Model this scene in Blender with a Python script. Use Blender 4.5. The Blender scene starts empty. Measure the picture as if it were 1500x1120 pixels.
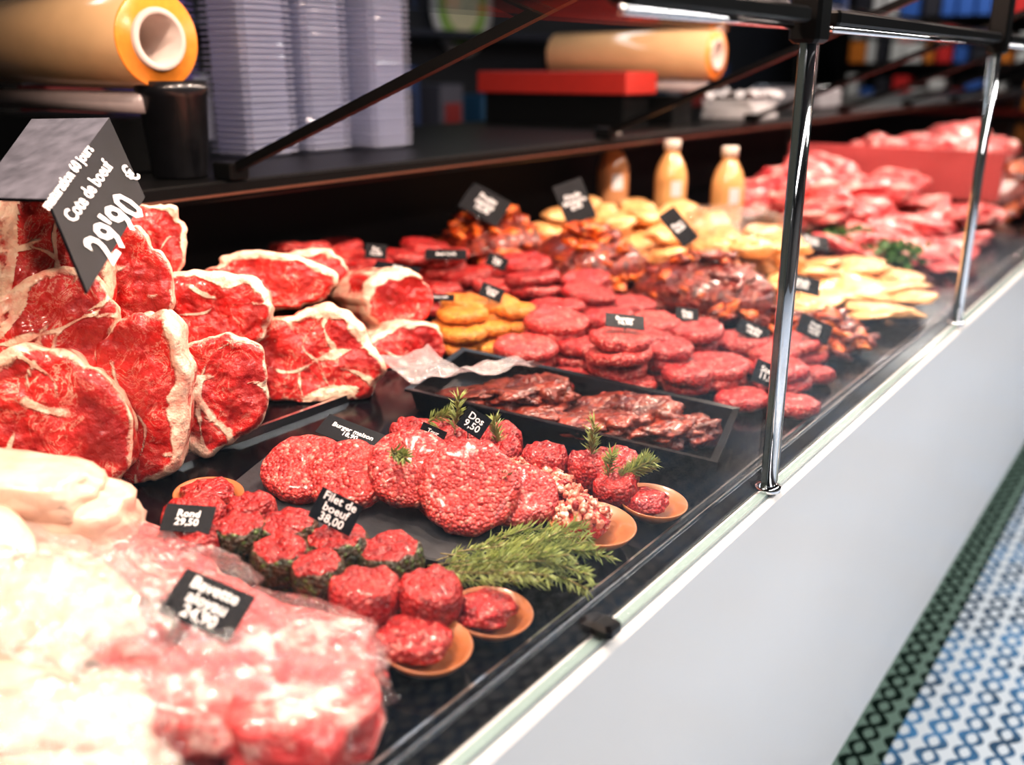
import bpy, math, random
from mathutils import Vector, Matrix, noise, Euler
random.seed(7)
SC=bpy.context.scene
V=Vector
def deckz(x): return .84+(-.42-x)*.11

# ------------------------------------------------------------ materials
def newmat(name):
    m=bpy.data.materials.new(name); m.use_nodes=True; nt=m.node_tree; nt.nodes.clear()
    o=nt.nodes.new('ShaderNodeOutputMaterial'); b=nt.nodes.new('ShaderNodeBsdfPrincipled')
    nt.links.new(b.outputs[0],o.inputs[0]); return m,nt,b,o
def N(nt,t,**k):
    n=nt.nodes.new('ShaderNode'+t)
    for a,b in k.items():
        if a in n.inputs: n.inputs[a].default_value=b
        else: setattr(n,a,b)
    return n
def L(nt,a,b): nt.links.new(a,b)
def ramp(nt,fac,stops):
    r=nt.nodes.new('ShaderNodeValToRGB'); e=r.color_ramp.elements
    while len(e)<len(stops): e.new(.5)
    for i,(p,c) in enumerate(stops):
        e[i].position=p; e[i].color=(c,c,c,1) if not isinstance(c,tuple) else (*c,1)
    L(nt,fac,r.inputs[0]); return r.outputs[0]
def mixc(nt,f,a,b,mode='MIX'):
    m=nt.nodes.new('ShaderNodeMix'); m.data_type='RGBA'; m.blend_type=mode
    for s,val in ((0,f),(6,a),(7,b)):
        if hasattr(val,'is_linked'): L(nt,val,m.inputs[s])
        elif isinstance(val,tuple): m.inputs[s].default_value=(*val,1)
        else: m.inputs[s].default_value=val
    return m.outputs[2]
def math_(nt,op,a,b=None,clamp=False):
    m=nt.nodes.new('ShaderNodeMath'); m.operation=op; m.use_clamp=clamp
    for i,val in enumerate((a,b)):
        if val is None: continue
        if hasattr(val,'is_linked'): L(nt,val,m.inputs[i])
        else: m.inputs[i].default_value=val
    return m.outputs[0]
def bump(nt,b,h,strength=.5,dist=.002):
    n=N(nt,'Bump'); n.inputs['Strength'].default_value=strength; n.inputs['Distance'].default_value=dist
    L(nt,h,n.inputs['Height']); L(nt,n.outputs[0],b.inputs['Normal'])
def simple(name,col,rough=.5,metal=0,nscale=30,var=.15,bmp=0,coat=0,spec=.5):
    m,nt,b,o=newmat(name); tc=N(nt,'TexCoord'); n=N(nt,'TexNoise',Scale=nscale,Detail=4.0)
    L(nt,tc.outputs['Object'],n.inputs['Vector'])
    d=tuple(c*(1-var) for c in col); l=tuple(min(1,c*(1+var)) for c in col)
    c=mixc(nt,n.outputs[0],d,l); L(nt,c,b.inputs['Base Color'])
    b.inputs['Roughness'].default_value=rough; b.inputs['Metallic'].default_value=metal
    b.inputs['Coat Weight'].default_value=coat; b.inputs['Coat Roughness'].default_value=.1
    b.inputs['Specular IOR Level'].default_value=spec
    if bmp: bump(nt,b,n.outputs[0],bmp,.003)
    return m
def mince(name,dark,light,fleck,rough=.36,sc=1.0,fl=.5,coat=.22):
    m,nt,b,o=newmat(name); tc=N(nt,'TexCoord').outputs['Object']
    n=N(nt,'TexNoise',Scale=80*sc,Detail=5.0,Roughness=.65); L(nt,tc,n.inputs['Vector'])
    n2=N(nt,'TexNoise',Scale=16*sc,Detail=3.0); L(nt,tc,n2.inputs['Vector'])
    vo=N(nt,'TexVoronoi',Scale=230*sc); L(nt,tc,vo.inputs['Vector'])
    c=mixc(nt,ramp(nt,n.outputs[0],[(.38,0),(.62,1)]),dark,light)
    c=mixc(nt,math_(nt,'MULTIPLY',ramp(nt,n2.outputs[0],[(.35,1),(.6,0)]),.6),c,dark)
    sep=N(nt,'SeparateColor'); L(nt,vo.outputs['Color'],sep.inputs[0])
    f=math_(nt,'MULTIPLY',math_(nt,'GREATER_THAN',sep.outputs[0],.87),fl)
    c=mixc(nt,f,c,fleck)
    c=mixc(nt,ramp(nt,vo.outputs['Distance'],[(.45,0),(.8,.55)]),c,dark)
    L(nt,c,b.inputs['Base Color'])
    b.inputs['Roughness'].default_value=rough
    b.inputs['Coat Weight'].default_value=coat; b.inputs['Coat Roughness'].default_value=.15
    h=math_(nt,'SUBTRACT',math_(nt,'MULTIPLY',n.outputs[0],.8),vo.outputs['Distance'])
    bump(nt,b,h,1.0,.003)
    return m
def steakmat(name,red1,red2,fat1,fat2,marb=.6):
    m,nt,b,o=newmat(name); tc=N(nt,'TexCoord').outputs['Object']
    at=N(nt,'Attribute'); at.attribute_name='fat'
    n=N(nt,'TexNoise',Scale=48.0,Detail=6.0,Roughness=.65); L(nt,tc,n.inputs['Vector'])
    nb=N(nt,'TexNoise',Scale=16.0,Detail=4.0,Distortion=.8); L(nt,tc,nb.inputs['Vector'])
    nh=N(nt,'TexNoise',Scale=150.0,Detail=3.0); L(nt,tc,nh.inputs['Vector'])
    f=math_(nt,'ADD',at.outputs['Fac'],math_(nt,'MULTIPLY',math_(nt,'SUBTRACT',n.outputs[0],.5),1.5))
    f=ramp(nt,f,[(.36,0),(.64,1)])
    mn=N(nt,'TexNoise',Scale=30.0,Detail=7.0,Distortion=1.4,Roughness=.7); L(nt,tc,mn.inputs['Vector'])
    mb=ramp(nt,math_(nt,'ABSOLUTE',math_(nt,'SUBTRACT',mn.outputs[0],.5)),[(0.0,1),(.020,0)])
    mk=ramp(nt,nb.outputs[0],[(.42,0),(.58,1)])
    f2=math_(nt,'MULTIPLY',math_(nt,'MULTIPLY',mb,mk),marb)
    fib=ramp(nt,n.outputs[0],[(.35,0),(.7,1)])
    red=mixc(nt,ramp(nt,nb.outputs[0],[(.38,0),(.60,1)]),red1,red2)
    red=mixc(nt,math_(nt,'MULTIPLY',fib,.2),red,(.9,.12,.09))
    fat=mixc(nt,ramp(nt,n.outputs[0],[(.36,0),(.56,1)]),fat2,fat1)
    c=mixc(nt,f2,red,fat); c=mixc(nt,f,c,fat)
    L(nt,c,b.inputs['Base Color']); L(nt,ramp(nt,nh.outputs[0],[(.3,.25),(.7,.5)]),b.inputs['Roughness'])
    b.inputs['Coat Weight'].default_value=.35; b.inputs['Coat Roughness'].default_value=.14
    h=math_(nt,'ADD',math_(nt,'ADD',n.outputs[0],math_(nt,'MULTIPLY',f,.4)),math_(nt,'MULTIPLY',nh.outputs[0],.25)); bump(nt,b,h,.9,.006)
    return m
def clear(name,tint=(1,1,1),body=.0,bodycol=(.9,.9,.92),rough=.03,f0=.04,crinkle=0,graz=.7):
    m=bpy.data.materials.new(name); m.use_nodes=True; nt=m.node_tree; nt.nodes.clear()
    o=nt.nodes.new('ShaderNodeOutputMaterial')
    t=N(nt,'BsdfTransparent'); t.inputs[0].default_value=(*tint,1)
    g=N(nt,'BsdfGlossy'); g.inputs['Roughness'].default_value=rough
    lw=N(nt,'LayerWeight',Blend=.5); m1=N(nt,'MixShader')
    fac=math_(nt,'ADD',math_(nt,'MULTIPLY',math_(nt,'POWER',lw.outputs['Facing'],5.0),graz),f0,True)
    L(nt,fac,m1.inputs[0]); L(nt,t.outputs[0],m1.inputs[1]); L(nt,g.outputs[0],m1.inputs[2])
    out=m1.outputs[0]
    if crinkle:
        tc=N(nt,'TexCoord').outputs['Object']; n=N(nt,'TexNoise',Scale=crinkle,Detail=4.0,Distortion=1.5); L(nt,tc,n.inputs['Vector'])
        bp=N(nt,'Bump'); bp.inputs['Strength'].default_value=1; bp.inputs['Distance'].default_value=.012
        L(nt,n.outputs[0],bp.inputs['Height']); L(nt,bp.outputs[0],g.inputs['Normal']); L(nt,bp.outputs[0],lw.inputs['Normal'])
    if body:
        d=N(nt,'BsdfDiffuse'); d.inputs[0].default_value=(*bodycol,1); m2=N(nt,'MixShader'); m2.inputs[0].default_value=body
        L(nt,out,m2.inputs[1]); L(nt,d.outputs[0],m2.inputs[2]); out=m2.outputs[0]
    L(nt,out,o.inputs[0]); return m

M_mince=mince('raw_mince',(.20,.004,.006),(.62,.028,.026),(.85,.3,.25))
M_mince2=mince('raw_mince_pink',(.30,.012,.013),(.74,.085,.068),(.85,.38,.3),fl=.5)
M_med=mince('medallion_red',(.20,.005,.006),(.58,.025,.02),(.8,.22,.18),fl=.3,coat=.15)
M_herb=mince('herb_crust',(.015,.025,.008),(.12,.04,.015),(.09,.15,.03),fl=.8)
M_curry=mince('curry_patty',(.5,.14,.015),(.85,.38,.05),(.6,.15,.02))
M_mar=mince('marinated_beef',(.07,.010,.005),(.36,.05,.022),(.6,.2,.12),sc=.5,fl=.2,coat=.4)
M_orange=mince('marinated_chicken',(.35,.03,.003),(.88,.2,.012),(.9,.45,.1),sc=.6,fl=.4,coat=.4)
M_darkred=mince('marinated_pork',(.05,.004,.002),(.34,.025,.006),(.7,.15,.04),sc=.6,coat=.5,fl=.3)
M_breast=mince('chicken_breast',(.72,.34,.12),(.92,.58,.27),(.95,.6,.25),sc=.3,fl=.1,coat=.4)
M_tartare=mince('tartare_mix',(.55,.1,.06),(.8,.42,.3),(1,.8,.65),sc=.8,fl=.9)
M_steak=steakmat('steak_flesh',(.28,.002,.004),(.68,.012,.011),(.93,.68,.52),(.88,.36,.27),.7)
M_steak2=steakmat('steak_flesh_marbled',(.32,.004,.006),(.72,.022,.018),(.93,.66,.48),(.88,.36,.26),1.0)
M_black=simple('black_plastic',(.005,.005,.006),.25,spec=.35)
M_deck=simple('black_deck_glass',(.002,.002,.003),.13,spec=.22)
M_slate=simple('slate',(.018,.019,.023),.55,nscale=60,var=.5,bmp=.5)
M_white=simple('white_panel_paint',(.76,.74,.73),.3,nscale=3,var=.03,coat=.3)
M_steel=simple('brushed_steel',(.7,.7,.72),.2,1)
M_chrome=simple('chrome',(.85,.85,.87),.08,1,var=.03)
M_frame=simple('black_frame_metal',(.004,.004,.004),.4,spec=.2)
M_rear=simple('rear_panel_black',(.005,.003,.003),.5,spec=.1)
M_chalk=simple('chalkboard',(.006,.007,.010),.5,nscale=40,var=.6,spec=.15)
M_chalk_lit=simple('chalky_board_lit_top',(.10,.10,.12),.45,nscale=45,var=.75)  # chalky black card, painted paler grey-blue as the sign's lit top
M_ink=simple('white_ink',(.85,.85,.85),.6,var=.05)
M_wood=simple('olive_wood',(.36,.12,.04),.4,nscale=25,var=.35,coat=.3)
M_leaf=simple('rosemary_leaf',(.26,.31,.09),.45,nscale=60,var=.6)
M_stem=simple('rosemary_stem',(.25,.2,.08),.6)
M_film=simple('cling_film_roll',(.80,.52,.28),.15,nscale=15,var=.12,coat=.6)
M_filme=simple('cling_film_edge',(.8,.27,.04),.3,nscale=80,var=.2)
M_card=simple('cardboard_core',(.55,.45,.4),.7)
M_redb=simple('red_box',(.45,.03,.02),.5)
M_paper=simple('white_paper',(.7,.68,.68),.6)
M_trayp=clear('clear_tray_plastic',(.9,.92,.97),.42,(.58,.60,.75),.1,.16)
M_tray2=clear('lavender_tray_plastic',(.85,.82,.97),.45,(.35,.28,.65),.1,.12)
M_juice=simple('amber_juice_bottle',(.78,.42,.17),.12,nscale=8,var=.12,coat=.7)
M_juice2=simple('dark_juice_bottle',(.6,.28,.13),.12,nscale=8,var=.12,coat=.7)
M_cap=simple('white_cap',(.8,.7,.6),.4)
M_glass=clear('case_glass',(.99,1,.995),f0=.012,graz=.35)
M_gedge=simple('glass_edge',(.25,.33,.32),.08,nscale=5)
M_gdark=simple('glass_edge_dark',(.05,.065,.065),.05,nscale=5,coat=.6)
M_wrap=clear('plastic_wrap',(.97,.97,.97),.04,(.9,.75,.75),.04,.13,42)
M_wrapw=clear('white_plastic_wrap',(.95,.95,.95),.10,(.85,.78,.75),.05,.2,40)
M_pale=mince('pale_poultry',(.66,.42,.32),(.80,.63,.50),(.85,.68,.55),sc=.2,fl=.2,coat=.5)
M_redp=simple('red_divider',(.5,.10,.10),.3,nscale=4)

# ------------------------------------------------------------ mesh builder
class MB:
    def __init__(s): s.v=[];s.f=[];s.m=[];s.a=[];s.sm=[]
    def add(s,vs,fs,mat=0,att=None,smooth=True):
        o=len(s.v); s.v+= [V(p) for p in vs]
        s.a+= list(att) if att is not None else [0.0]*len(vs)
        for i,f in enumerate(fs):
            s.f.append([o+k for k in f]); s.m.append(mat if isinstance(mat,int) else mat[i]); s.sm.append(smooth)
    def build(s,name,mats,parent=None,fat=False):
        me=bpy.data.meshes.new(name)
        xs=[p.x for p in s.v];ys=[p.y for p in s.v];zs=[p.z for p in s.v]
        c=V(((min(xs)+max(xs))/2,(min(ys)+max(ys))/2,min(zs)))
        if parent is not None: c=V((0,0,0))
        me.from_pydata([p-c for p in s.v],[],s.f)
        for m in mats: me.materials.append(m)
        me.polygons.foreach_set('material_index',s.m); me.polygons.foreach_set('use_smooth',s.sm)
        if fat:
            at=me.attributes.new('fat','FLOAT','POINT'); at.data.foreach_set('value',s.a)
        me.update(); ob=bpy.data.objects.new(name,me); ob.location=c
        SC.collection.objects.link(ob)
        if parent is not None: ob.parent=parent
        return ob
def box(mb,x0,x1,y0,y1,z0,z1,mat=0,M=None,bev=0):
    if bev:
        b=bev; vs=[];
        for z,ins in ((z0,b),(z0+b,0),(z1-b,0),(z1,b)):
            X0,X1,Y0,Y1=x0+ins,x1-ins,y0+ins,y1-ins
            vs+=[(X0+b,Y0,z),(X1-b,Y0,z),(X1,Y0+b,z),(X1,Y1-b,z),(X1-b,Y1,z),(X0+b,Y1,z),(X0,Y1-b,z),(X0,Y0+b,z)]
        fs=[list(range(7,-1,-1)),list(range(24,32))]
        for k in range(3):
            for i in range(8):
                j=(i+1)%8; fs.append([k*8+i,k*8+j,k*8+8+j,k*8+8+i])
    else:
        vs=[(x0,y0,z0),(x1,y0,z0),(x1,y1,z0),(x0,y1,z0),(x0,y0,z1),(x1,y0,z1),(x1,y1,z1),(x0,y1,z1)]
        fs=[(3,2,1,0),(4,5,6,7),(0,1,5,4),(1,2,6,5),(2,3,7,6),(3,0,4,7)]
    vs=[V(p) for p in vs]
    if M: vs=[M@p for p in vs]
    mb.add(vs,fs,mat,smooth=False)
def lathe(mb,prof,M,seg=32,mat=0,smooth=True):
    vs=[];fs=[];ms=[]
    for r,z in prof:
        for i in range(seg):
            a=2*math.pi*i/seg; vs.append(M@V((r*math.cos(a),r*math.sin(a),z)))
    for k in range(len(prof)-1):
        for i in range(seg):
            j=(i+1)%seg; fs.append((k*seg+i,k*seg+j,(k+1)*seg+j,(k+1)*seg+i)); ms.append(mat if isinstance(mat,int) else mat[k])
    mb.add(vs,fs,ms,smooth=smooth)
def frame(n,up=V((0,0,1)),roll=0):
    n=V(n).normalized(); r=up.cross(n)
    if r.length<1e-4: r=V((1,0,0))
    r.normalize(); u=n.cross(r)
    M=Matrix((r,u,n)).transposed().to_4x4()
    return M@Matrix.Rotation(roll,4,'Z')
def rod(mb,p,q,r,mat=0,seg=12,sq=False):
    p=V(p);q=V(q);d=q-p
    M=Matrix.Translation(p)@frame(d)
    L_=d.length
    lathe(mb,[(0.0001,0),(r,0),(r,L_),(0.0001,L_)],M@(Matrix.Rotation(math.pi/4,4,'Z') if sq else Matrix()),4 if sq else seg,mat,smooth=not sq)
_ico={}
def ico(sub):
    if sub not in _ico:
        import bmesh
        bm=bmesh.new(); bmesh.ops.create_icosphere(bm,subdivisions=sub,radius=1)
        _ico[sub]=([v.co.copy() for v in bm.verts],[[v.index for v in f.verts] for f in bm.faces]); bm.free()
    return _ico[sub]
def lump(mb,c,s,rot=(0,0,0),amp=.2,freq=1.5,sub=3,mat=0,boxy=0,att=None,ridge=0):
    vs,fs=ico(sub); sd=V((random.random()*50,random.random()*50,random.random()*50))
    E=Euler(rot).to_matrix(); out=[];at=[]
    for p in vs:
        q=p.copy()
        if boxy:
            k=max(abs(q.x),abs(q.y),abs(q.z)); q=q.lerp(q/k*.85,boxy)
        n=noise.noise(p*freq+sd)+.5*noise.noise(p*freq*2.3+sd)
        q*=1+amp*n
        if ridge: q*=1+ridge*(abs(noise.noise(p*freq*3+sd))-.3)
        q=V((q.x*s[0],q.y*s[1],q.z*s[2])); w_=V(c)+E@q
        w_.z=max(w_.z,deckz(w_.x)+.003)
        out.append(w_)
        if att is not None: at.append(att+.8*noise.noise(p*2+sd))
    mb.add(out,fs,mat,at if att is not None else None)
def patty(mb,c,r,h,n=(0,0,1),mat=0,side=None,amp=.05,seg=40,squash=1,rough=1.0):
    M=Matrix.Translation(V(c))@frame(n)if abs(V(n).normalized().z)<.999 else Matrix.Translation(V(c))
    sd=V((random.random()*50,random.random()*50,0))
    prof=[(0.001,.5),(.25,.5),(.5,.495),(.72,.48),(.86,.44),(.95,.33),(1.0,.12),(1.0,-.12),(.95,-.33),(.84,-.45),(.5,-.5),(.001,-.5)]
    vs=[];fs=[];ms=[]
    for pr,pz in prof:
        for i in range(seg):
            a=2*math.pi*i/seg; e=V((math.cos(a),math.sin(a),0))
            k=1+amp*noise.noise(e*1.3+sd)+amp*.5*noise.noise(e*5+sd)+rough*.03*noise.noise(V((e.x*9,e.y*9,pz*6))+sd)
            zz=pz*h+ h*.16*noise.noise(V((e.x*pr*3,e.y*pr*3,pz))+sd)
            p=V((e.x*pr*r*k,e.y*pr*r*k*squash,zz)); w_=M@p
            w_.z=max(w_.z,deckz(w_.x)+.002); vs.append(w_)
    for k in range(len(prof)-1):
        for i in range(seg):
            j=(i+1)%seg; fs.append(((k+1)*seg+i,(k+1)*seg+j,k*seg+j,k*seg+i))
            ms.append(side if (side is not None and 4<=k<=8) else mat)
    mb.add(vs,fs,ms)

# ------------------------------------------------------------ camera
F=V((-.5611,.7666,-.3122));R=V((.8070,.5906,0));U=V((-.1844,.2520,.9500))
cd=bpy.data.cameras.new('camera'); cam=bpy.data.objects.new('camera',cd); SC.collection.objects.link(cam)
Mx=Matrix((R,U,-F)).transposed().to_4x4()
cam.rotation_mode='QUATERNION'; cam.rotation_quaternion=Mx.to_quaternion(); cam.location=(0,0,1.38)
cd.sensor_width=36; cd.lens=33.6; cd.clip_start=.02
cd.dof.use_dof=True; cd.dof.focus_distance=1.18; cd.dof.aperture_fstop=2.2
SC.camera=cam

# ------------------------------------------------------------ room
def slab(name,a,mat):
    mb=MB(); box(mb,*a); return mb.build(name,[mat])
mf,nt,b,o=newmat('patterned_tile_floor')
tc=N(nt,'TexCoord').outputs['Object']; geo=N(nt,'NewGeometry'); sp=N(nt,'SeparateXYZ'); L(nt,geo.outputs['Position'],sp.inputs[0])
x=sp.outputs[0]; y=sp.outputs[1]
wav=math_(nt,'MULTIPLY',math_(nt,'SINE',math_(nt,'MULTIPLY',y,2*math.pi/.115)),.30)
xs=math_(nt,'DIVIDE',x,.062)
def wl(op,w):
    fr=math_(nt,'FRACT',math_(nt,'ADD',math_(nt,op,xs,wav),20.0))
    return math_(nt,'LESS_THAN',math_(nt,'ABSOLUTE',math_(nt,'SUBTRACT',fr,.5)),w)
ln=math_(nt,'MAXIMUM',wl('ADD',.14),wl('SUBTRACT',.10))
nz=N(nt,'TexNoise',Scale=5.0); L(nt,tc,nz.inputs['Vector'])
blue=mixc(nt,ramp(nt,nz.outputs[0],[(.4,0),(.6,1)]),(.03,.08,.15),(.08,.28,.55))
isb=math_(nt,'LESS_THAN',x,-.35)
colr=mixc(nt,isb,blue,(.006,.018,.013))
white=mixc(nt,isb,(.8,.86,.92),(.22,.32,.27))
c=mixc(nt,ln,white,colr); L(nt,c,b.inputs['Base Color']); b.inputs['Roughness'].default_value=.3
slab('floor',(-4,3.2,-2,12,-.06,0),mf)
M_wall=simple('dark_wall',(.010,.013,.022),.6,nscale=3,var=.4)
M_ceil=simple('dark_ceiling',(.03,.03,.03),.8)
slab('wall_back',(-4.1,-4,-2,12,0,3),M_wall); slab('wall_far',(-4,3.2,12,12.1,0,3),M_wall)
slab('wall_right',(3.2,3.3,-2,12,0,3),simple('grey_wall',(.10,.10,.10),.7)); slab('wall_near',(-4,3.2,-2.1,-2,0,3),simple('grey_wall2',(.06,.06,.06),.7))
slab('ceiling',(-4,3.2,-2,12,3,3.1),M_ceil)

# ------------------------------------------------------------ display case
def empty(name,loc=(0,0,0)):
    e=bpy.data.objects.new(name,None); SC.collection.objects.link(e); return e
case=empty('refrigerated_meat_display_case'); guard=empty('glass_sneeze_guard'); rear=empty('rear_worktop')
Y0,Y1=-.6,9.5
mb=MB(); box(mb,-.40,-.37,Y0,Y1,.2,.878,bev=.004); mb.build('front_panel',[M_white],case)
mb=MB(); box(mb,-1.6,-.47,Y0,Y1,.0,.2); box(mb,-1.6,-.402,Y0,Y1,.2,.78); mb.build('base_cabinet',[M_black],case)
prof=[(-.4005,.876),(-.425,.876),(-.43,.838),(-.452,.838),(-.455,deckz(-.455)),(-1.555,deckz(-1.555)),(-1.555,.78),(-.4005,.78)]
mb=MB(); n_=len(prof)
mb.add([(a,Y0,z) for a,z in prof]+[(a,Y1,z) for a,z in prof],[(i,(i+1)%n_,n_+(i+1)%n_,n_+i) for i in range(n_)]+[tuple(range(n_-1,-1,-1)),tuple(range(n_,2*n_))],0,smooth=False)
mb.build('display_deck',[M_deck],case)
mb=MB(); box(mb,-.466,-.463,Y0,Y1,.842,.849); box(mb,-.4275,-.426,Y0,Y1,.872,.879); box(mb,-1.004,-.998,.55,1.0,deckz(-1.0),deckz(-1.0)+.012)
mb.build('steel_trims',[M_steel],case)
mb=MB()
box(mb,-1.55,-1.13,.0,1.03,.90,.985,bev=.006); box(mb,-1.55,-1.21,.0,.86,.985,1.05,bev=.006)
mb.build('stepped_riser',[M_black],case)
mb=MB(); box(mb,-1.6,-1.56,Y0,Y1,.78,1.163); mb.build('rear_wall_panel',[M_rear],rear)
mb=MB(); box(mb,-2.2,-1.36,Y0,Y1,1.165,1.199,bev=.004); box(mb,-2.2,-2.15,Y0,Y1,0,1.165); box(mb,-1.36,-1.352,Y0,Y1,1.172,1.196); mb.build('worktop_slab',[M_frame],rear)
mb=MB(); box(mb,-1.352,-1.349,Y0,Y1,1.176,1.180); mb.build('worktop_trim',[simple('copper_trim',(.4,.18,.12),.3,.8)],rear)
mb=MB(); box(mb,-.390,-.380,Y0,Y1,.8785,.8835); mb.build('front_rail_glass_edge',[M_gedge],guard)
PY=[1.063,2.06,3.06,4.06,5.06,6.06]
mb=MB()
for y_ in PY:
    rod(mb,(-.385,y_,.88),(-.385,y_,1.42),.0095,0,20)
    lathe(mb,[(.0001,0),(.016,0),(.016,.006),(.0095,.008)],Matrix.Translation((-.385,y_,.8836)),20,0)
    box(mb,-.402,-.368,y_-.018,y_+.018,1.405,1.60,1,bev=.004)
    ys_=y_ if y_<1.5 else y_+.25
    rod(mb,(-.39,y_,1.574),(-1.37,ys_,1.215),.0105,1,10,sq=True)
    box(mb,-1.40,-1.35,ys_-.02,ys_+.02,1.199,1.228,1,bev=.003)
for a,b_ in [(.66,1.035)]+[(PY[i]+.06,PY[i+1]-.03) for i in range(5)]:
    box(mb,-.397,-.373,a,b_,1.425,1.441,1,bev=.003); rod(mb,(-.380,a-.003,1.421),(-.380,b_-.04,1.421),.004,0,10)  # thin chrome rod shapes a highlight stripe along the black rail
mb.build('posts_and_struts',[M_chrome,M_frame],guard)
mb=MB()
ys=[Y0]+PY+[Y1]
for i in range(len(ys)-1):
    box(mb,-.388,-.382,ys[i]+.012,ys[i+1]-.012,.8837,1.42)
mb.build('front_glass_panes',[M_glass],guard)
mb=MB()
for y_ in PY:
    box(mb,-.3885,-.3815,y_+.0205,y_+.0235,.8837,1.42); box(mb,-.3885,-.3815,y_-.0145,y_-.0125,.8837,1.42)
mb.build('glass_pane_edges',[M_gdark],guard)
mb=MB(); box(mb,-.80,-.38,Y0,Y1,1.443,1.449); mb.build('top_glass_shelf',[M_glass],guard)
mb=MB(); box(mb,-.405,-.37,.655,.68,.884,.899,bev=.004); mb.build('rubber_stop',[M_black],guard)
mb=MB(); box(mb,-1.34,-.6,3.6,3.612,.95,1.115,bev=.002); mb.build('red_divider_panel',[M_redp])

# ------------------------------------------------------------ steaks
def steak(name,c,w,h,T,n,roll=0,fa=1.2,fthick=.16,mat=None,harm=.13,seams=2,egg=0,bones=(),rim=.022):
    mb=MB(); mat=mat or M_steak; fthick*=.85
    M=Matrix.Translation(V(c))@frame(n,roll=roll)
    S=120; RG=40; sd=V((random.random()*90,random.random()*90,3))
    def outl(a):
        e=V((math.cos(a),math.sin(a),0))
        r=(abs(math.cos(a))**2.4+abs(math.sin(a))**2.4)**(-1/2.4)
        r*=1+harm*2.0*noise.noise(e*1.1+sd)+harm*.9*noise.noise(e*3+sd)+.02*noise.noise(e*9+sd)
        r*=1-egg*math.sin(a)*.35
        return V((e.x*r*w/2,e.y*r*h/2,0))
    O=[outl(2*math.pi*i/S) for i in range(S)]
    sm=[]
    for k in range(seams):
        a=random.uniform(0,6.28); off=random.uniform(-.45,.45)
        sm.append((math.cos(a),math.sin(a),off,random.uniform(.03,.07),random.uniform(0,9),random.uniform(-.8,.8)))
    vs=[];at=[];fs=[]
    for k in range(RG+1):
        r=.002+(k/RG)*.998
        for i in range(S):
            a=2*math.pi*i/S; p=O[i]*r
            z=-.010*max(0,(r-.86)/.14)**2 +.008*noise.noise(V((p.x*28,p.y*28,0))+sd)+.002*noise.noise(V((p.x*110,p.y*110,2))+sd)
            thr=1-(rim+.055*noise.noise(V((math.cos(a)*2.5,math.sin(a)*2.5,9))+sd)+fthick*max(0,math.cos(a-fa))**1.2*(1+.9*noise.noise(V((a*2,0,0))+sd)))
            f=1/(1+math.exp(-(r-thr)*28))
            X_,Y_=p.x/(w/2),p.y/(h/2)
            for (ca,sa,off,wd,ph,cv) in sm:
                t_=-sa*X_+ca*Y_
                d=ca*X_+sa*Y_-off+.35*noise.noise(V((t_*1.5,ph,0)))+cv*t_*t_*.5
                g=math.exp(-(d/(wd*(1+1.3*noise.noise(V((t_*2.5,ph,5)))))) **2)*max(0,min(1,.55+1.5*noise.noise(V((X_*1.6,Y_*1.6,ph)))))
                f=max(f,min(1,g))
            for (bx,by,br,bl,ba) in bones:
                dx,dy=X_-bx,Y_-by; u1=(dx*math.cos(ba)+dy*math.sin(ba))/bl; v1=(-dx*math.sin(ba)+dy*math.cos(ba))/br
                q_=math.sqrt(u1*u1+v1*v1)
                if q_<1.15:
                    f=max(f,1.3 if q_>.5 else .6)
                    z+=.005*max(0,1-q_)
            vs.append(M@V((p.x,p.y,z))); at.append(f)
    nb=12
    for k in range(1,nb+1):
        t=k/nb
        for i in range(S):
            a=2*math.pi*i/S; p=O[i]*(1-.10*t*t+.05*noise.noise(V((a*1.2,t*2,1))+sd))
            p=p*(1+.04*noise.noise(V((math.cos(a)*4,math.sin(a)*4,t*5))+sd))
            if k==nb: p=p*.85
            vs.append(M@V((p.x,p.y,-.010-T*t))); at.append(.75+.9*noise.noise(V((math.cos(a)*2.2,math.sin(a)*2.2,t*2))+sd))
    for v in vs: v.z=max(v.z,deckz(v.x)+.003)
    tot=RG+1+nb
    for k in range(tot-1):
        for i in range(S):
            j=(i+1)%S; fs.append((k*S+i,(k+1)*S+i,(k+1)*S+j,k*S+j))
    fs.append([(tot-1)*S+i for i in range(S-1,-1,-1)])
    fs.append([i for i in range(S)])
    mb.add(vs,fs,0,at)
    return mb.build(name,[mat],fat=True)
nR=(.93,-.32,.16)
steak('raw_beef_rib_steak',(-1.0,.485,.995),.175,.185,.10,(.75,-.6,.2),.2,2.6,.20,M_steak2,seams=4,bones=[(-.60,.3,.16,.55,1.2)])
steak('raw_beef_rib_steak',(-.985,.598,1.005),.118,.205,.06,(.66,-.72,.15),-.15,.2,.34,seams=3)
steak('raw_beef_rib_steak',(-.985,.705,.985),.128,.155,.08,(.74,-.63,.2),-.45,3.9,.36,seams=3)
steak('raw_beef_loin_steak',(-1.03,.925,.970),.170,.155,.08,(.75,-.62,.22),.1,.8,.28,M_steak2,seams=5,bones=[(.1,-.70,.14,.4,0)])
steak('raw_beef_loin_steak',(-1.04,1.135,.935),.14,.095,.10,nR,-.1,1.6,.22,seams=1)
steak('raw_beef_rib_steak',(-1.06,.535,1.09),.16,.14,.08,(.75,-.6,.25),.3,2.0,.24,M_steak2,seams=4,bones=[(-.5,.4,.17,.6,.6)])
steak('raw_beef_loin_steak',(-1.11,.80,1.053),.165,.115,.13,(.70,-.64,.25),.0,1.4,.28,seams=2)
steak('raw_beef_loin_steak',(-1.19,.965,1.062),.19,.09,.14,(.7,-.66,.25),-.12,1.5,.32,seams=1)
steak('raw_beef_loin_steak',(-1.09,1.17,1.005),.135,.10,.20,nR,-.05,1.9,.30,seams=1)
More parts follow.
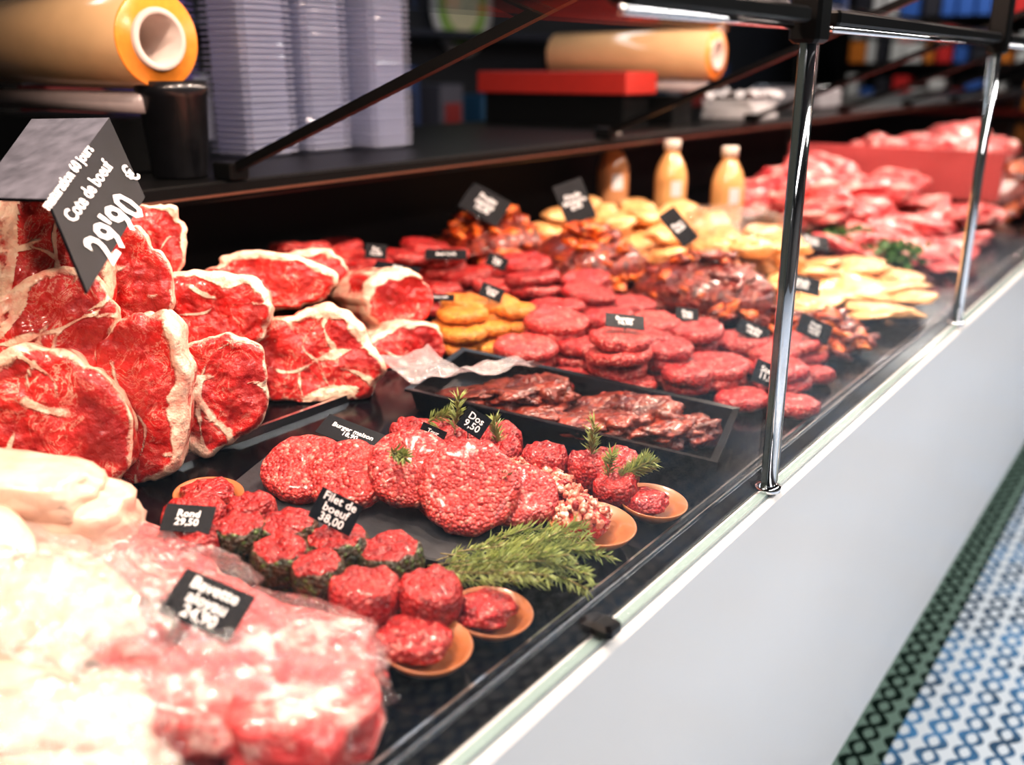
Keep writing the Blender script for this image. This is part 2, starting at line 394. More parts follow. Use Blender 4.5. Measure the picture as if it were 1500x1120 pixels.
steak('raw_beef_rib_steak',(-1.10,.56,1.17),.15,.17,.08,(.7,-.68,.2),.0,2.8,.26,M_steak2,seams=4,bones=[(-.40,.2,.16,.85,1.4)])
steak('raw_beef_rib_steak',(-1.10,.665,1.12),.12,.165,.07,(.75,-.6,.2),-.2,4.4,.26,seams=2)
steak('raw_beef_rib_steak',(-1.22,.80,1.15),.09,.11,.07,(.8,-.55,.2),-.2,.6,.25,seams=1)
steak('raw_beef_loin_steak',(-1.26,1.12,1.045),.14,.085,.14,(.8,-.5,.35),0,1.5,.4,seams=0)

# ------------------------------------------------------------ patties
def stack(mb,x,y,r,h,n,mat=0,jit=.008,base=None,tilt=.10):
    z=(base if base is not None else deckz(x)+.002)
    for k in range(n):
        patty(mb,(x+random.uniform(-jit,jit),y+random.uniform(-jit,jit),z+h*(k+.5)),r*random.uniform(.92,1.05),h,(random.uniform(-tilt,tilt),random.uniform(-tilt,tilt),1),mat,amp=.08)
def board(name,cx,cy,lx,ly,h,rot,mat,rim=0):
    mb=MB(); sl=math.atan(.11)
    M=Matrix.Translation((cx,cy,deckz(cx)+.003))@Matrix.Rotation(sl,4,'Y')@Matrix.Rotation(rot,4,'Z')
    if not rim: 
        box(mb,-lx/2,lx/2,-ly/2,ly/2,0,h,0,M,bev=.002)
    else:
        t=.004
        box(mb,-lx/2+.01,lx/2-.01,-ly/2+.01,ly/2-.01,0,t,0,M)
        def ring(a): return [(-lx/2+a,-ly/2+a),(lx/2-a,-ly/2+a),(lx/2-a,ly/2-a),(-lx/2+a,ly/2-a)]
        pr=[(.012,0),(.004,rim),(-.006,rim+.001),(-.006,rim-.003),(.001,rim-.003),(.009,0)]
        vs=[];fs=[]
        for a,z in pr: vs+=[M@V((p[0],p[1],z)) for p in ring(a)]
        for k in range(len(pr)-1):
            for i in range(4): fs.append((k*4+i,k*4+(i+1)%4,(k+1)*4+(i+1)%4,(k+1)*4+i))
        mb.add(vs,fs,0,smooth=False)
    return mb.build(name,[mat])
board('slate_serving_board',-.73,.740,.38,.16,.009,.36,M_slate)
mb=MB()
for (x_,y_,z_,r,n) in [(-.828,.708,.923,.050,(.25,-.45,1)),(-.772,.727,.920,.050,(.35,-.5,1)),(-.712,.772,.930,.053,(.42,-.5,1)),(-.745,.80,.920,.05,(.3,-.2,1)),
        (-.640,.790,.920,.060,(.50,-.62,1)),(-.600,.838,.90,.046,(.3,-.3,1)),(-.675,.80,.905,.05,(.3,-.3,1))]:
    patty(mb,(x_,y_,z_),r,.025,n,0,amp=.08,seg=56)
mb.build('hamburger_patties',[M_mince2])
board('slate_serving_board',-.71,.575,.34,.11,.008,.22,M_black)
mb=MB()
for i,(x_,y_,r,hb) in enumerate([(-.825,.550,.035,0),(-.785,.510,.034,0),(-.765,.560,.031,1),(-.733,.598,.033,1),(-.674,.614,.034,1),(-.620,.636,.034,1),(-.597,.574,.035,0),(-.550,.616,.032,0),(-.79,.598,.028,0),(-.70,.560,.031,1),(-.65,.565,.028,1)]):
    zz=deckz(x_)+.013
    patty(mb,(x_,y_,zz+.020),r,.042,(random.uniform(-.08,.08),random.uniform(-.1,0),1),0,1 if hb else None,amp=.05)
mb.build('beef_medallions',[M_med,M_herb])
mb=MB()
for x_,y_ in [(-.811,.884),(-.78,.915),(-.751,.899),(-.698,.926),(-.644,.952),(-.591,.979),(-.57,1.01),(-.72,.957)]:
    patty(mb,(x_,y_,deckz(x_)+.026),.031,.045,(0,-.1,1),0,amp=.06)
patty(mb,(-.54,.955,deckz(-.54)+.03),.028,.03,(0,-.2,1),0)
mb.build('beef_tournedos',[M_med])
mb=MB()
for (cx,cy,dz) in [(-.581,.893,0),(-.535,.868,.006),(-.646,.882,.01),(-.61,.91,0)]:
    lump(mb,(cx,cy,deckz(cx)+.015+dz),(.034,.034,.018),(0,0,0),.1,2,3,1)
    for k in range(85):
        a=random.uniform(0,6.28); rr=random.uniform(0,1)**.6*.036
        lump(mb,(cx+rr*math.cos(a),cy+rr*math.sin(a),deckz(cx)+dz+.016+.022*(1-(rr/.038)**2)+random.uniform(-.004,.006)),[random.uniform(.004,.008) for _ in range(3)],(random.random()*3,random.random()*3,0),.3,2,1,random.choice([0,0,0,1]))
mb.build('steak_tartare_mounds',[M_tartare,M_med])
def bowl(x_,y_,r,fill=None):
    mb=MB(); h=r*.5
    lathe(mb,[(.0001,0),(r*.5,0),(r*.85,h*.55),(r,h),(r*.96,h*1.02),(r*.8,h*.6),(r*.45,h*.2),(.0001,h*.16)],Matrix.Translation((x_,y_,deckz(x_)+.001))@Matrix.Rotation(.12,4,'Y'),40)
    mb.build('wooden_dish',[M_wood])
bowl(-.522,.868,.052); bowl(-.500,.975,.044); bowl(-.520,.572,.044); bowl(-.507,.655,.042); bowl(-.885,.61,.04)
mb=MB()
lump(mb,(-.530,.568,deckz(-.53)+.022),(.036,.034,.014),(0,0,.3),.2,2,4,0); lump(mb,(-.512,.655,deckz(-.512)+.02),(.03,.03,.014),(0,0,.3),.2,2,4,0)
lump(mb,(-.507,.970,deckz(-.507)+.02),(.03,.03,.014),(0,0,.3),.2,2,4,0); lump(mb,(-.885,.61,deckz(-.885)+.02),(.03,.03,.014),(0,0,.3),.2,2,4,0)
mb.build('minced_beef_portions',[M_mince])

mb=MB()
for x_,y_,r,n in [(-.90,1.27,.054,2),(-.91,1.37,.056,3),(-.84,1.36,.052,2),(-.95,1.45,.054,3),(-.745,1.32,.054,4),(-.70,1.40,.045,3),(-.765,1.42,.052,3),(-.66,1.38,.04,2),(-.635,1.45,.053,2),(-.72,1.53,.05,3),(-.79,1.52,.05,3),(-.60,1.60,.05,2),(-.66,1.62,.05,2),(-.56,1.40,.045,1),(-.545,1.53,.048,2),(-.80,1.25,.045,1),(-.58,1.70,.05,2),(-.52,1.62,.04,1),(-.70,1.25,.04,1),(-.86,1.47,.05,3),(-.50,1.45,.04,1)]:
    stack(mb,x_,y_,r,.023,n,random.choice([0,0,0,1]))
mb.build('hamburger_patty_stacks',[M_mince,M_mince2])
mb=MB()
for x_,y_,r,n,b_ in [(-1.45,1.27,.064,4,.953),(-1.41,1.35,.062,3,.95),(-1.33,1.33,.06,3,None),(-1.35,1.46,.062,3,None),(-1.30,1.53,.06,3,None),(-1.24,1.52,.058,2,None),(-1.17,1.64,.058,3,None),(-1.08,1.55,.058,3,None),(-1.01,1.63,.056,3,None),(-1.24,1.66,.055,2,None),(-1.15,1.50,.05,2,None),(-.95,1.55,.054,3,None),(-1.38,1.56,.06,3,None),(-1.48,1.40,.055,3,None),(-1.2,1.40,.055,2,None),(-.90,1.64,.05,2,None)]:
    stack(mb,x_,y_,r,.025,n,random.choice([0,0,0,1]),tilt=.15,base=b_)
mb.build('hamburger_patty_stacks',[M_mince,M_mince2])
mb=MB()
for x_,y_,r,n in [(-1.045,1.275,.046,3),(-1.02,1.245,.04,2),(-1.045,1.38,.046,3),(-.995,1.37,.044,3),(-1.0,1.30,.042,2),(-1.09,1.33,.046,3)]:
    stack(mb,x_,y_,r,.022,n)
mb.build('curry_patty_stacks',[M_curry])

board('black_serving_tray',-.725,1.145,.45,.20,.004,.27,M_black,rim=.034)
mb=MB()
for (x_,y_,s,dz) in [(-.87,1.07,(.055,.038,.012),0),(-.82,1.11,(.065,.055,.018),.008),(-.77,1.09,(.06,.045,.015),0),(-.78,1.15,(.055,.045,.026),.010),(-.70,1.11,(.06,.042,.014),0),(-.65,1.14,(.065,.045,.020),.005),(-.60,1.17,(.06,.05,.020),.005),(-.63,1.20,(.065,.04,.028),.008),(-.56,1.21,(.045,.04,.022),.004),(-.70,1.19,(.065,.04,.016),0)]:
    lump(mb,(x_,y_,deckz(x_)+.016+dz),s,(0,random.uniform(-.2,.2),random.uniform(-.5,.8)),.35,2.0,4,0,.4,ridge=.25)
mb.build('marinated_steaks',[M_mar])

def heap(name,cx,cy,rx,ry,h,n,mats,sz,el=1.8,flat=.5):
    mb=MB()
    for k in range(n):
        a=random.uniform(0,6.28); r=math.sqrt(random.random())
        z=deckz(cx)+.01+h*(1-r*r)*random.uniform(.7,1.0)
        s=sz*random.uniform(.7,1.3)
        lump(mb,(cx+rx*r*math.cos(a),cy+ry*r*math.sin(a),z),(s*el,s,s*flat),(random.uniform(-.5,.5),random.uniform(-.5,.5),random.uniform(0,3.1)),.45,1.6,2,random.randrange(len(mats)),ridge=.3)
    lump(mb,(cx,cy,deckz(cx)+h*.3),(rx*.95,ry*.95,h*.6),(0,0,0),.1,1.5,3,len(mats)-1)
    mb.build(name,mats)
heap('marinated_chicken_strips',-1.38,1.80,.14,.13,.115,170,[M_orange,M_orange,M_darkred],.017)
heap('marinated_chicken_strips',-1.14,1.85,.14,.13,.115,170,[M_orange,M_orange,M_orange,M_darkred],.017)
heap('marinated_pork_strips',-.85,1.86,.165,.13,.12,210,[M_darkred,M_darkred,M_mar,M_orange,M_darkred],.015)
heap('marinated_chicken_strips',-.585,1.83,.09,.11,.06,110,[M_orange,M_darkred],.014)
def breasts(name,pts,mats,s0=(.075,.05,.022)):
    mb=MB()
    for x_,y_,dz in pts:
        s=[k*random.uniform(.85,1.15) for k in s0]
        lump(mb,(x_,y_,deckz(x_)+.02+dz),s,(random.uniform(-.15,.15),random.uniform(-.2,.2),random.uniform(0,3)),.22,1.2,4,random.randrange(len(mats)))
    mb.build(name,mats)
pts=[(random.uniform(-1.40,-1.02),random.uniform(2.02,2.38),random.uniform(0,.07)) for k in range(38)]
breasts('chicken_breasts',pts,[M_breast])
pts=[(random.uniform(-1.0,-.82),random.uniform(2.05,2.4),random.uniform(0,.085)) for k in range(16)]
breasts('chicken_breasts',pts,[M_breast])
pts=[(random.uniform(-.80,-.52),random.uniform(2.0,2.42),random.uniform(0,.025)) for k in range(24)]
breasts('chicken_escalopes',pts,[M_breast],(.075,.05,.012))
def fatlumps(name,pts,s0,mat):
    mb=MB()
    for x_,y_,dz in pts:
        s=[k*random.uniform(.8,1.25) for k in s0]
        lump(mb,(x_,y_,deckz(x_)+.03+dz),s,(random.uniform(-.3,.3),random.uniform(-.3,.3),random.uniform(0,3)),.35,1.3,4,0,att=.25)
    mb.build(name,[mat],fat=True)
M_pinks=steakmat('pink_pork',(.45,.03,.04),(.70,.09,.09),(.90,.52,.46),(.85,.33,.31),.7)
fatlumps('raw_pork_joints',[(random.uniform(-1.22,-.85),random.uniform(2.76,3.46),random.uniform(0,.09)) for k in range(26)],(.11,.075,.045),M_pinks)
fatlumps('raw_pork_cutlets',[(random.uniform(-.80,-.56),random.uniform(2.62,3.46),random.uniform(0,.03)) for k in range(24)],(.10,.07,.028),M_pinks)
fatlumps('raw_veal_joints',[(random.uniform(-1.2,-.9),random.uniform(3.78,5.6),random.uniform(0,.13)) for k in range(34)],(.13,.09,.06),M_pinks)
heap('marinated_skewers',-.66,4.6,.13,.8,.14,140,[M_orange,M_darkred],.03)
mb=MB()
for (cx,cy) in [(-.66,2.60),(-.80,2.66)]:
    for k in range(120):
        p=V((cx+random.gauss(0,.03),cy+random.gauss(0,.03),deckz(cx)+.03+random.uniform(0,.05)))
        E=Euler((random.random()*6,random.random()*6,random.random()*6)).to_matrix()
        mb.add([p+E@V(t) for t in [(0,-.012,0),(.010,0,.003),(0,.014,0),(-.010,0,.003)]],[(0,1,2,3)],0,smooth=False)
mb.build('parsley_garnish',[simple('parsley',(.05,.14,.02),.5,var=.5)])

# ------------------------------------------------------------ rosemary
def sprig(mb,p,d,ln,curve=.3,dens=1):
    p=V(p); d=V(d).normalized(); pts=[p.copy()]; n=14
    cv=V((random.uniform(-1,1),random.uniform(-1,1),random.uniform(-.2,.4)))*curve
    for i in range(n):
        d=(d+cv/n).normalized(); p=p+d*ln/n; pts.append(p.copy())
    for i in range(n): rod(mb,pts[i],pts[i+1],.0008,1,5)
    for i in range(int(n*5.5*dens)):
        t=random.uniform(.12,1)*n; k=min(n-1,int(t)); q_=pts[k].lerp(pts[k+1],t-k); dd=(pts[k+1]-pts[k]).normalized()
        s=V((random.gauss(0,1),random.gauss(0,1),random.gauss(0,1))); s=(s-dd*s.dot(dd)).normalized()
        nd=(dd*random.uniform(.6,1.5)+s).normalized(); l=random.uniform(.012,.02); w=dd.cross(s)*.0013
        mb.add([q_,q_+nd*l*.5+w,q_+nd*l,q_+nd*l*.5-w,q_+nd*l*.5+nd.cross(w)*1.0],[(0,1,4),(1,2,4),(2,3,4),(3,0,4),(0,3,2,1)],0,smooth=False)
mb=MB()
for k in range(17):
    sprig(mb,(-.60+random.uniform(-.02,.05),.680+random.uniform(-.03,.035),.872+random.uniform(0,.014)),(.55+random.uniform(-.25,.25),.45+random.uniform(-.45,.45),random.uniform(-.02,.12)),random.uniform(.10,.135))
for k in range(10):
    sprig(mb,(-.565+random.uniform(-.03,.03),.760+random.uniform(-.02,.03),.872+random.uniform(0,.015)),(.7,.4+random.uniform(-.5,.5),random.uniform(-.08,.12)),random.uniform(.08,.11))
mb.build('rosemary_bunch',[M_leaf,M_stem])
mb=MB()
for k in range(6): sprig(mb,(-.545,.955,.888),(.5,.8,random.uniform(.15,.7)),.055)
mb.build('rosemary_sprig',[M_leaf,M_stem])
for p,d,l in [((-.75,.897,.925),(.1,.1,1),.05),((-.591,.979,.90),(.0,.1,1),.05),((-.80,.89,.93),(.5,.5,.3),.04),((-.655,.83,.925),(.7,-.3,.1),.05),((-.73,.75,.955),(.9,-.1,.1),.04),((-.55,.955,.893),(.1,-.1,1),.035),((-.698,.924,.91),(-.3,.2,.7),.035)]:
    mb=MB(); sprig(mb,p,d,l); mb.build('rosemary_sprig',[M_leaf,M_stem])

# ------------------------------------------------------------ price cards
_txt={}
def textmesh(s,size):
    if (s,size) in _txt: return _txt[(s,size)]
    cu=bpy.data.curves.new('t','FONT'); cu.body=s; cu.size=size; cu.align_x='CENTER'; cu.align_y='CENTER'; cu.space_line=.85; cu.resolution_u=2; cu.offset=size*.018
    ob=bpy.data.objects.new('t',cu); SC.collection.objects.link(ob); bpy.context.view_layer.update()
    me=bpy.data.meshes.new_from_object(ob.evaluated_get(bpy.context.evaluated_depsgraph_get()))
    r=([v.co.copy() for v in me.vertices],[list(p.vertices) for p in me.polygons])
    bpy.data.objects.remove(ob); bpy.data.curves.remove(cu); bpy.data.meshes.remove(me); _txt[(s,size)]=r; return r
def card(c,w,h,n,roll=0,s='Boeuf\n4,90',size=None,name='price_card',stick=True):
    mb=MB(); M=Matrix.Translation(V(c))@frame(n,roll=roll); w*=.85;h*=.88
    box(mb,-w/2,w/2,-h/2,h/2,-.0012,0,0,M)
    vs,fs=textmesh(s,size or h*.36); 
    mb.add([M@(p+V((0,0,.0006))) for p in vs],fs,1,smooth=False)
    if stick:
        b0=M@V((0,-h/2,-.001)); rod(mb,b0,b0+V((-.004,.006,-.02)),.0012,2,6)
    mb.build(name,[M_chalk,M_ink,M_steel])
card((-.672,.612,.948),.056,.038,(.55,-.75,.45),-.45,'Filet de\nboeuf\n38,00',.0125)
card((-.832,.792,.940),.10,.04,(.35,-.35,1),-.55,'Burger maison\n18,90',.010)
card((-.785,.515,.946),.06,.035,(.4,-.5,.9),-.1,'Rond\n29,50')
card((-.634,.425,.945),.08,.05,(.45,-.45,.9),-.5,'Bavette\naloyau\n24,90',.015)
card((-.715,.895,.950),.042,.034,(.6,-.7,.35),-.6,'Dos\n9,50',.013)
card((-.765,.87,.930),.040,.024,(.6,-.7,.35),-.45,'Tour\n8,50')
card((-1.33,1.36,1.035),.05,.034,(.6,-.7,.4),-.1,'Pur\n15,90')
card((-1.20,1.28,1.03),.10,.03,(.3,-.3,1),-.35,'Beef\n22,00')
card((-1.25,1.48,1.02),.10,.03,(.4,-.4,.7),-.05,'Beef 12,90')
card((-1.15,1.52,1.01),.05,.03,(.6,-.7,.4),-.4,'Veau\n9,90')
card((-1.03,1.345,.995),.05,.030,(.6,-.7,.5),-.4,'Curry\n9,90')
card((-1.08,1.26,.995),.06,.02,(.3,-.3,.9),-.1,'Curry 9,90')
card((-.745,1.33,.988),.075,.035,(.4,-.4,.9),-.2,'Burger\n16,90')
card((-.74,1.55,.955),.05,.034,(.5,-.5,.8),-.2,'Duo\n3,90')
card((-.64,1.62,.925),.07,.036,(.5,-.6,.7),-.5,'Hache\n14,90')
card((-.555,1.70,.925),.075,.045,(.6,-.6,.5),-.5,'Steak\nhache\n14,90',.01)
card((-.545,1.46,.900),.06,.045,(.6,-.6,.5),-.45,'Steak\n11,90')
card((-.67,1.93,.955),.10,.05,(.5,-.5,.8),-.35,'Kebab\n10,90')
card((-.93,1.88,1.055),.05,.10,(.5,-.6,.5),.6,'Porc\n8,50',.014)
card((-1.35,1.74,1.085),.12,.08,(.55,-.7,.6),-.55,'Poulet\nmarine\n10,90',.017)
card((-1.21,1.90,1.085),.085,.115,(.6,-.75,.45),.35,'Dinde\nfermiere\n8,90',.016)
card((-.80,2.36,.97),.10,.06,(.4,-.4,.9),-.3,'Porc\n7,90')
A=V((-1.047,.646,1.326));B_=V((-.970,.630,1.243));C_=V((-.873,.492,1.172));E_=V((-1.172,.621,1.322));G=V((-1.065,.490,1.250))
D=A+(C_-B_)
mb=MB()
def panel(a,b,c,d,mf_,me_,th=.004):
    n=(b-a).cross(d-a).normalized()*th
    vs=[a,b,c,d,a-n,b-n,c-n,d-n]
    mb.add(vs,[(0,1,2,3),(7,6,5,4),(0,4,5,1),(1,5,6,2),(2,6,7,3),(3,7,4,0)],[mf_,me_,me_,me_,me_,me_],smooth=False)
panel(D,C_,B_,A,0,0); panel(G,D,A,E_,1,0)
xa=(B_-C_).normalized(); ya=(D-C_); ya=(ya-xa*ya.dot(xa)).normalized(); za=xa.cross(ya)
Mt=Matrix((xa,ya,za)).transposed().to_4x4(); cen=(A+B_+C_+D)/4
for s,sz,off in (("29'90",.050,(-.026,-.030)),("€",.028,(.068,-.014)),("Cote de boeuf",.020,(.0,.012)),("maturation 60 jours",.016,(0,.036))):
    vs,fs=textmesh(s,sz); mb.add([cen+Mt.to_3x3()@(p+V((off[0],off[1],.0012))) for p in vs],fs,2,smooth=False)
mb.build('chalkboard_price_sign',[M_chalk,M_chalk_lit,M_ink])

# ------------------------------------------------------------ wrapped packages
def wrapped(name,lumps,meatmat,wrapmat,wr):
    e=empty(name)
    mb=MB()
    for c,s,r in lumps: lump(mb,c,s,(0,.1,r),.22,1.4,4,0,.35,att=.28)
    mb.build('contents',[meatmat],e,fat=True)
    mb=MB()
    for c,s,r in wr: lump(mb,c,s,(0,.1,r),.12,1.6,5,0,.45,ridge=.22)
    mb.build('film',[wrapmat],e)
M_pw=steakmat('wrapped_pink_meat',(.50,.022,.03),(.72,.08,.08),(.88,.5,.45),(.85,.30,.28),.8)
wrapped('shrink_wrapped_beef',[((-.60,.47,.880),(.10,.07,.028),.3),((-.70,.44,.895),(.11,.07,.036),.2),((-.54,.44,.875),(.07,.09,.035),.9),((-.64,.37,.89),(.12,.08,.04),.5),((-.80,.47,.905),(.09,.05,.03),.1)],M_pw,M_wrap,
   [((-.61,.425,.885),(.150,.095,.048),.5),((-.76,.44,.905),(.12,.075,.048),.2)])
wrapped('vacuum_packed_poultry',[((-.78,.34,.92),(.13,.08,.05),.2),((-.66,.28,.90),(.12,.07,.045),.6),((-.88,.30,.94),(.11,.09,.06),0),((-.58,.22,.885),(.1,.08,.04),.5)],M_pale,M_wrapw,
   [((-.77,.33,.915),(.16,.10,.065),.3),((-.64,.26,.895),(.13,.09,.055),.6)])
mb=MB()
lump(mb,(-.90,.425,.945),(.11,.055,.045),(0,.1,.6),.15,1.3,4,0,.7); lump(mb,(-.93,.40,.985),(.11,.05,.03),(0,.1,.6),.15,1.3,4,0,.7)
mb.build('poultry_fillets',[M_pale])
mb=MB()
vs=[];fs=[];nx,ny=30,14
for j in range(ny+1):
    for i in range(nx+1):
        u_,v_=i/nx-.5,j/ny-.5
        z=.012*math.sin(u_*9)*abs(v_)*2+.012*noise.noise(V((u_*6,v_*4,0)))+.02*(abs(u_)*2)**3
        vs.append(V((-.875+u_*.16+v_*.02,1.07+u_*.09+v_*.09,.945+z)))
for j in range(ny):
    for i in range(nx): a=j*(nx+1)+i; fs.append((a,a+1,a+nx+2,a+nx+1))
mb.add(vs,fs,0); mb.build('plastic_sheet',[clear('tag_sleeve_plastic',(.9,.9,.92),.25,(.8,.72,.72),.08,.08,40)])
mb=MB(); lump(mb,(-.93,2.2,1.0),(.13,.10,.07),(0,.1,.8),.15,1.6,4,0,.5,ridge=.2); mb.build('plastic_bag',[M_wrap])

# ------------------------------------------------------------ bottles
def bottle(x_,y_,mat):
    mb=MB(); r=.048; z0=deckz(x_)+.002
    pr=[(.0001,0),(r*.9,0),(r,.006),(r,.05),(r*1.005,.055),(r*1.005,.12),(r,.135),(r*.96,.150),(r*.8,.175),(r*.5,.20),(r*.42,.21),(r*.42,.215),(r*.5,.215),(r*.5,.240),(r*.46,.243),(.0001,.243)]
    ms=[0]*12+[1]*3
    lathe(mb,pr,Matrix.Translation((x_,y_,z0)),36,ms)
    vs=[];fs=[]
    for k in range(7):
        a=-1.05+k*.11
        for z in (.085,.13): vs.append((x_+r*1.02*math.cos(a),y_+r*1.02*math.sin(a),z0+z))
    for k in range(6): fs.append((2*k,2*k+2,2*k+3,2*k+1))
    mb.add(vs,fs,2)
    mb.build('juice_bottle',[mat,M_cap,M_paper])
bottle(-1.46,2.50,M_juice2); bottle(-1.31,2.58,M_juice); bottle(-1.16,2.65,M_juice)

# ------------------------------------------------------------ rear counter items
def filmroll(x_,y_,z_,r,ln,name='cling_film_roll'):
    e=empty(name)
    M=Matrix.Translation((x_,y_,z_))@Matrix.Rotation(-math.pi/2,4,'Y')
    mb=MB()
    pr=[(r*.5,.3),(r*.5,-.006),(r*.62,-.006),(r*.64,-.002),(r*.64,0),(r*.97,0),(r,.003),(r,ln-.003),(r*.97,ln),(r*.5,ln),(r*.5,.3)]
    lathe(mb,pr,M,48,[2,2,2,2,1,1,0,0,1,2]); mb.build('roll',[M_film,M_filme,M_card],e)
    mb=MB(); zs=1.2
    rod(mb,(x_-.02,y_-.02,z_-r-.022),(x_-ln,y_-.02,z_-r-.022),.018,2,20)
    box(mb,x_-ln+.02,x_-.12,y_-.06,y_+.09,zs,z_-r-.05,1,bev=.004)
    rod(mb,(x_-ln-.02,y_,z_),(x_-.15,y_,z_),.008,0,12)
    box(mb,x_-ln-.03,x_-ln-.015,y_-.05,y_+.05,zs,z_+.02,1,bev=.003)
    mb.build('dispenser',[M_steel,M_frame,simple('grey_tube',(.4,.33,.32),.3)],e)
filmroll(-1.45,1.0,1.425,.078,.55)
filmroll(-1.40,3.04,1.422,.078,.62)
mb=MB(); box(mb,-2.14,-1.55,2.72,2.92,1.30,1.37,bev=.003); box(mb,-2.12,-1.57,2.74,2.90,1.2,1.30,1); mb.build('red_film_box',[M_redb,M_frame])
mb=MB()
lathe(mb,[(.0001,0),(.044,0),(.047,.003),(.058,.135),(.061,.137),(.061,.16),(.057,.16),(.055,.13),(.044,.01),(.0001,.008)],Matrix.Translation((-1.47,1.03,1.2)),40)
mb.build('black_plastic_pot',[simple('smudged_black_pot',(.008,.008,.010),.3,nscale=50,var=.9,coat=.3)])
def traystack(x_,y_,lx,ly,h,mat):
    mb=MB(); k=int(h/.012); n=32
    vs=[];fs=[];rows=[]
    def rr(a,ex): 
        c_,s_=math.cos(a),math.sin(a); r=(abs(c_)**7+abs(s_)**7)**(-1/7)
        return (x_+c_*r*(lx/2+ex),y_+s_*r*(ly/2+ex))
    z=1.201
    pr=[]
    for i in range(k):
        j_=random.uniform(-.001,.001)
        pr+=[(-.004+j_,z),(-.004+j_,z+.006),(.009+j_,z+.0065),(.009+j_,z+.0095),(-.004+j_,z+.010)]; z+=.012
    for ex,zz in pr:
        rows.append(len(vs)); vs+= [(*rr(2*math.pi*(i+.5)/n,ex),zz) for i in range(n)]
    for r in range(len(rows)-1):
        for i in range(n): a=rows[r];b_=rows[r+1]; j=(i+1)%n; fs.append((a+i,a+j,b_+j,b_+i))
    fs.append([rows[-1]+i for i in range(n)])
    mb.add(vs,fs,0,smooth=False); mb.build('stack_of_plastic_trays',[mat])
traystack(-1.67,1.72,.13,.125,.52,M_trayp); traystack(-1.72,1.565,.13,.125,.55,M_trayp); traystack(-1.72,1.40,.13,.13,.55,M_trayp); traystack(-1.88,1.27,.13,.15,.5,M_tray2)
mb=MB()
for k in range(5):
    box(mb,-1.66,-1.46,3.5,3.75,1.2+.014*k,1.211+.014*k,0,Matrix.Translation((-1.56,3.62,0))@Matrix.Rotation(random.uniform(-.12,.12),4,'Z')@Matrix.Translation((1.56,-3.62,0)),bev=.002)
vs=[];fs=[]
for j in range(15):
    for i in range(15):
        vs.append((-1.68+.24*i/14,3.5+.26*j/14,1.285+.03*noise.noise(V((i*.45,j*.45,0)))+.015*noise.noise(V((i*1.2,j*1.2,4)))))
for j in range(14):
    for i in range(14): a=j*15+i; fs.append((a,a+1,a+16,a+15))
mb.add(vs,fs,0)
mb.build('stack_of_wrapping_paper',[M_paper])
# counter scale
mb=MB(); box(mb,-1.9,-1.55,4.5,4.8,1.2,1.29,0,bev=.01); box(mb,-1.88,-1.57,4.52,4.78,1.295,1.303,1,bev=.002); rod(mb,(-1.72,4.82,1.2),(-1.72,4.82,1.62),.015,0); box(mb,-1.86,-1.58,4.80,4.86,1.58,1.72,2,bev=.008)
mb.build('counter_weighing_scale',[simple('scale_body',(.3,.3,.32),.4),M_steel,simple('scale_display',(.03,.06,.14),.2)])
mb=MB()
box(mb,-3.95,-3.4,.3,8.5,.0,.95,0,bev=.01); box(mb,-3.95,-3.6,.5,8.0,1.55,1.58,0); 
mb.build('back_wall_cabinet',[simple('dark_blue_cabinet',(.01,.018,.04),.4)])
cols=[(.02,.05,.15),(.3,.3,.35),(.25,.02,.02),(.02,.1,.2),(.4,.2,.05),(.02,.02,.03),(.1,.1,.13)]
for i in range(16):
    y_=1.2+i*.45; mb=MB(); w=random.uniform(.1,.18); h=random.uniform(.18,.5)
    box(mb,-3.85,-3.6,y_-w,y_+w,.952,.952+h,0,bev=.008); box(mb,-3.6,-3.595,y_-w*.7,y_+w*.7,.97,.952+h*.7,1)
    mb.build('storage_box',[simple('box_col',random.choice(cols),.5),simple('box_label',random.choice(cols),.5)])
mb=MB(); M=Matrix.Translation((-3.97,4.9,1.75))@Matrix.Rotation(math.pi/2,4,'Y')
lathe(mb,[(.0001,.012),(.16,.012),(.17,.012),(.24,.012),(.30,.012),(.30,0)],M,48,[0,1,1,2,2]); mb.build('round_wall_sign',[simple('sign_yellow',(.8,.75,.5),.5),simple('sign_green',(.3,.5,.1),.5),simple('sign_white',(.7,.7,.7),.5)])
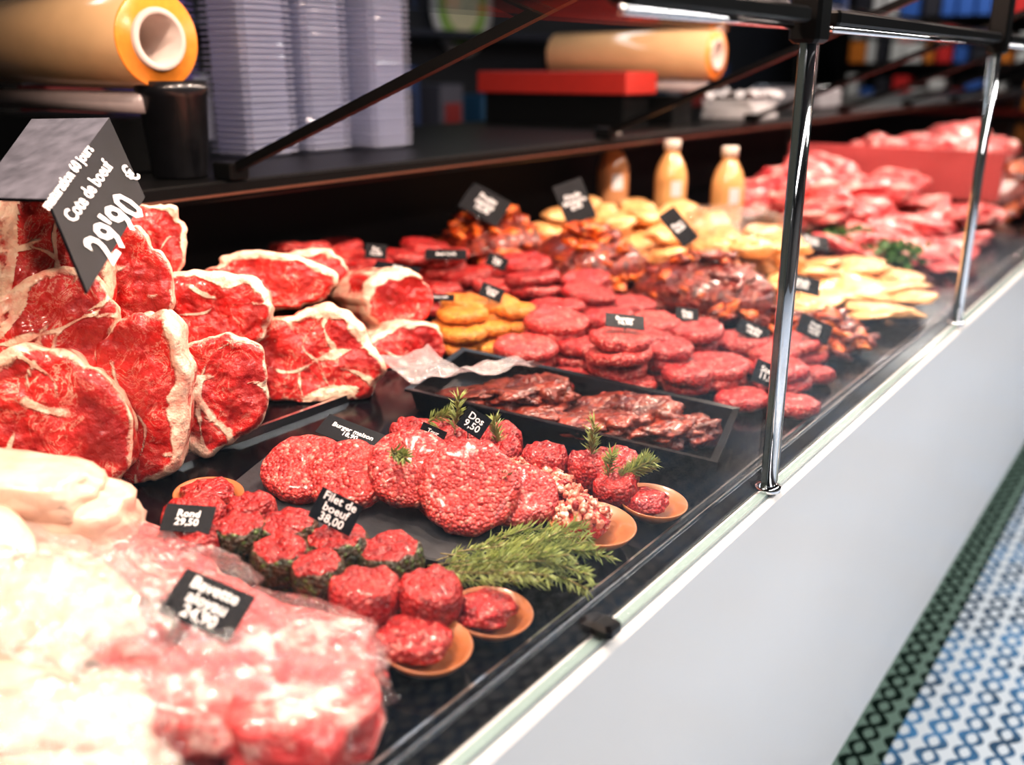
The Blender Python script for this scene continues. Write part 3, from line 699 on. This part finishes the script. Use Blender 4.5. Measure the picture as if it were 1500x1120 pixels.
# product shelving beyond the end of the counter
mb=MB()
for z in (.1,.55,1.0,1.4,1.8,2.2): box(mb,-3.2,.1,9.7,10.1,z,z+.025,0)
box(mb,-3.2,-3.17,9.7,10.1,0,2.25,0); box(mb,.07,.1,9.7,10.1,0,2.25,0); box(mb,-3.2,.1,10.1,10.12,0,2.25,0)
for z in (.125,.575,1.025,1.425,1.825):
    x_=-3.12
    while x_<-.1:
        w_=random.uniform(.07,.16); box(mb,x_,x_+w_,9.74,9.98,z,z+random.uniform(.16,.32),random.randint(1,5),bev=.006); x_+=w_+random.uniform(.01,.05)
mb.build('grocery_shelving',[M_frame]+[simple('pack_'+n_,c_,.45) for n_,c_ in (('red',(.55,.03,.03)),('white',(.6,.6,.6)),('blue',(.04,.12,.4)),('orange',(.6,.2,.03)),('dark',(.03,.03,.04)))])
mb=MB(); box(mb,.5,2.6,9.2,9.65,.0,1.0,0,bev=.02); box(mb,.5,2.6,9.2,9.65,1.0,1.04,1,bev=.01); mb.build('far_market_stall',[M_frame,M_redb])

# ------------------------------------------------------------ lamps
def area(name,loc,sx,sy,e,col,rot=(0,0,0)):
    l=bpy.data.lights.new(name,'AREA'); l.shape='RECTANGLE'; l.size=sx; l.size_y=sy; l.energy=e; l.color=col
    ob=bpy.data.objects.new(name,l); ob.location=loc; ob.rotation_euler=rot; SC.collection.objects.link(ob); return ob
def fixture(x_,y0,y1,z,w):
    mb=MB(); box(mb,x_-w/2-.02,x_+w/2+.02,y0,y1,z+.01,z+.06,0,bev=.008)
    for y_ in (y0+.2,y1-.2): rod(mb,(x_,y_,z+.06),(x_,y_,3.0),.006,0,8)
    mb.build('pendant_strip_lamp',[M_frame])
fixture(-.75,-.3,2.6,1.98,.12)
for i in range(6): area('track_lamp_light',(-.75,-.05+i*.49,1.985),.10,.10,12*(.75 if i==0 else 1),(1,.75,.62))
fixture(-.85,2.8,6.6,1.98,.12)
for i in range(5): area('track_lamp_light',(-.85,3.05+i*.8,1.985),.12,.12,14,(1,.76,.66))
fixture(1.2,-1,8,2.8,.3); area('aisle_lamp_light',(1.2,3.0,2.78),.3,8,150,(1,.97,.94))
area('staff_lamp_light',(-2.6,2.5,2.9),.2,4,16,(.8,.88,1))
area('shelf_fill_light',(-1.5,8.9,2.8),2.5,.15,40,(1,.95,.9))  # unseen light without fixture, added to brighten the grocery shelving
w=bpy.data.worlds.new('world'); SC.world=w; w.use_nodes=True; w.node_tree.nodes['Background'].inputs[0].default_value=(.5,.55,.7,1); w.node_tree.nodes['Background'].inputs[1].default_value=.02
SC.view_settings.view_transform='Standard'; SC.view_settings.exposure=0.0
try: SC.view_settings.look='Medium High Contrast'
except Exception as ex: print(ex)
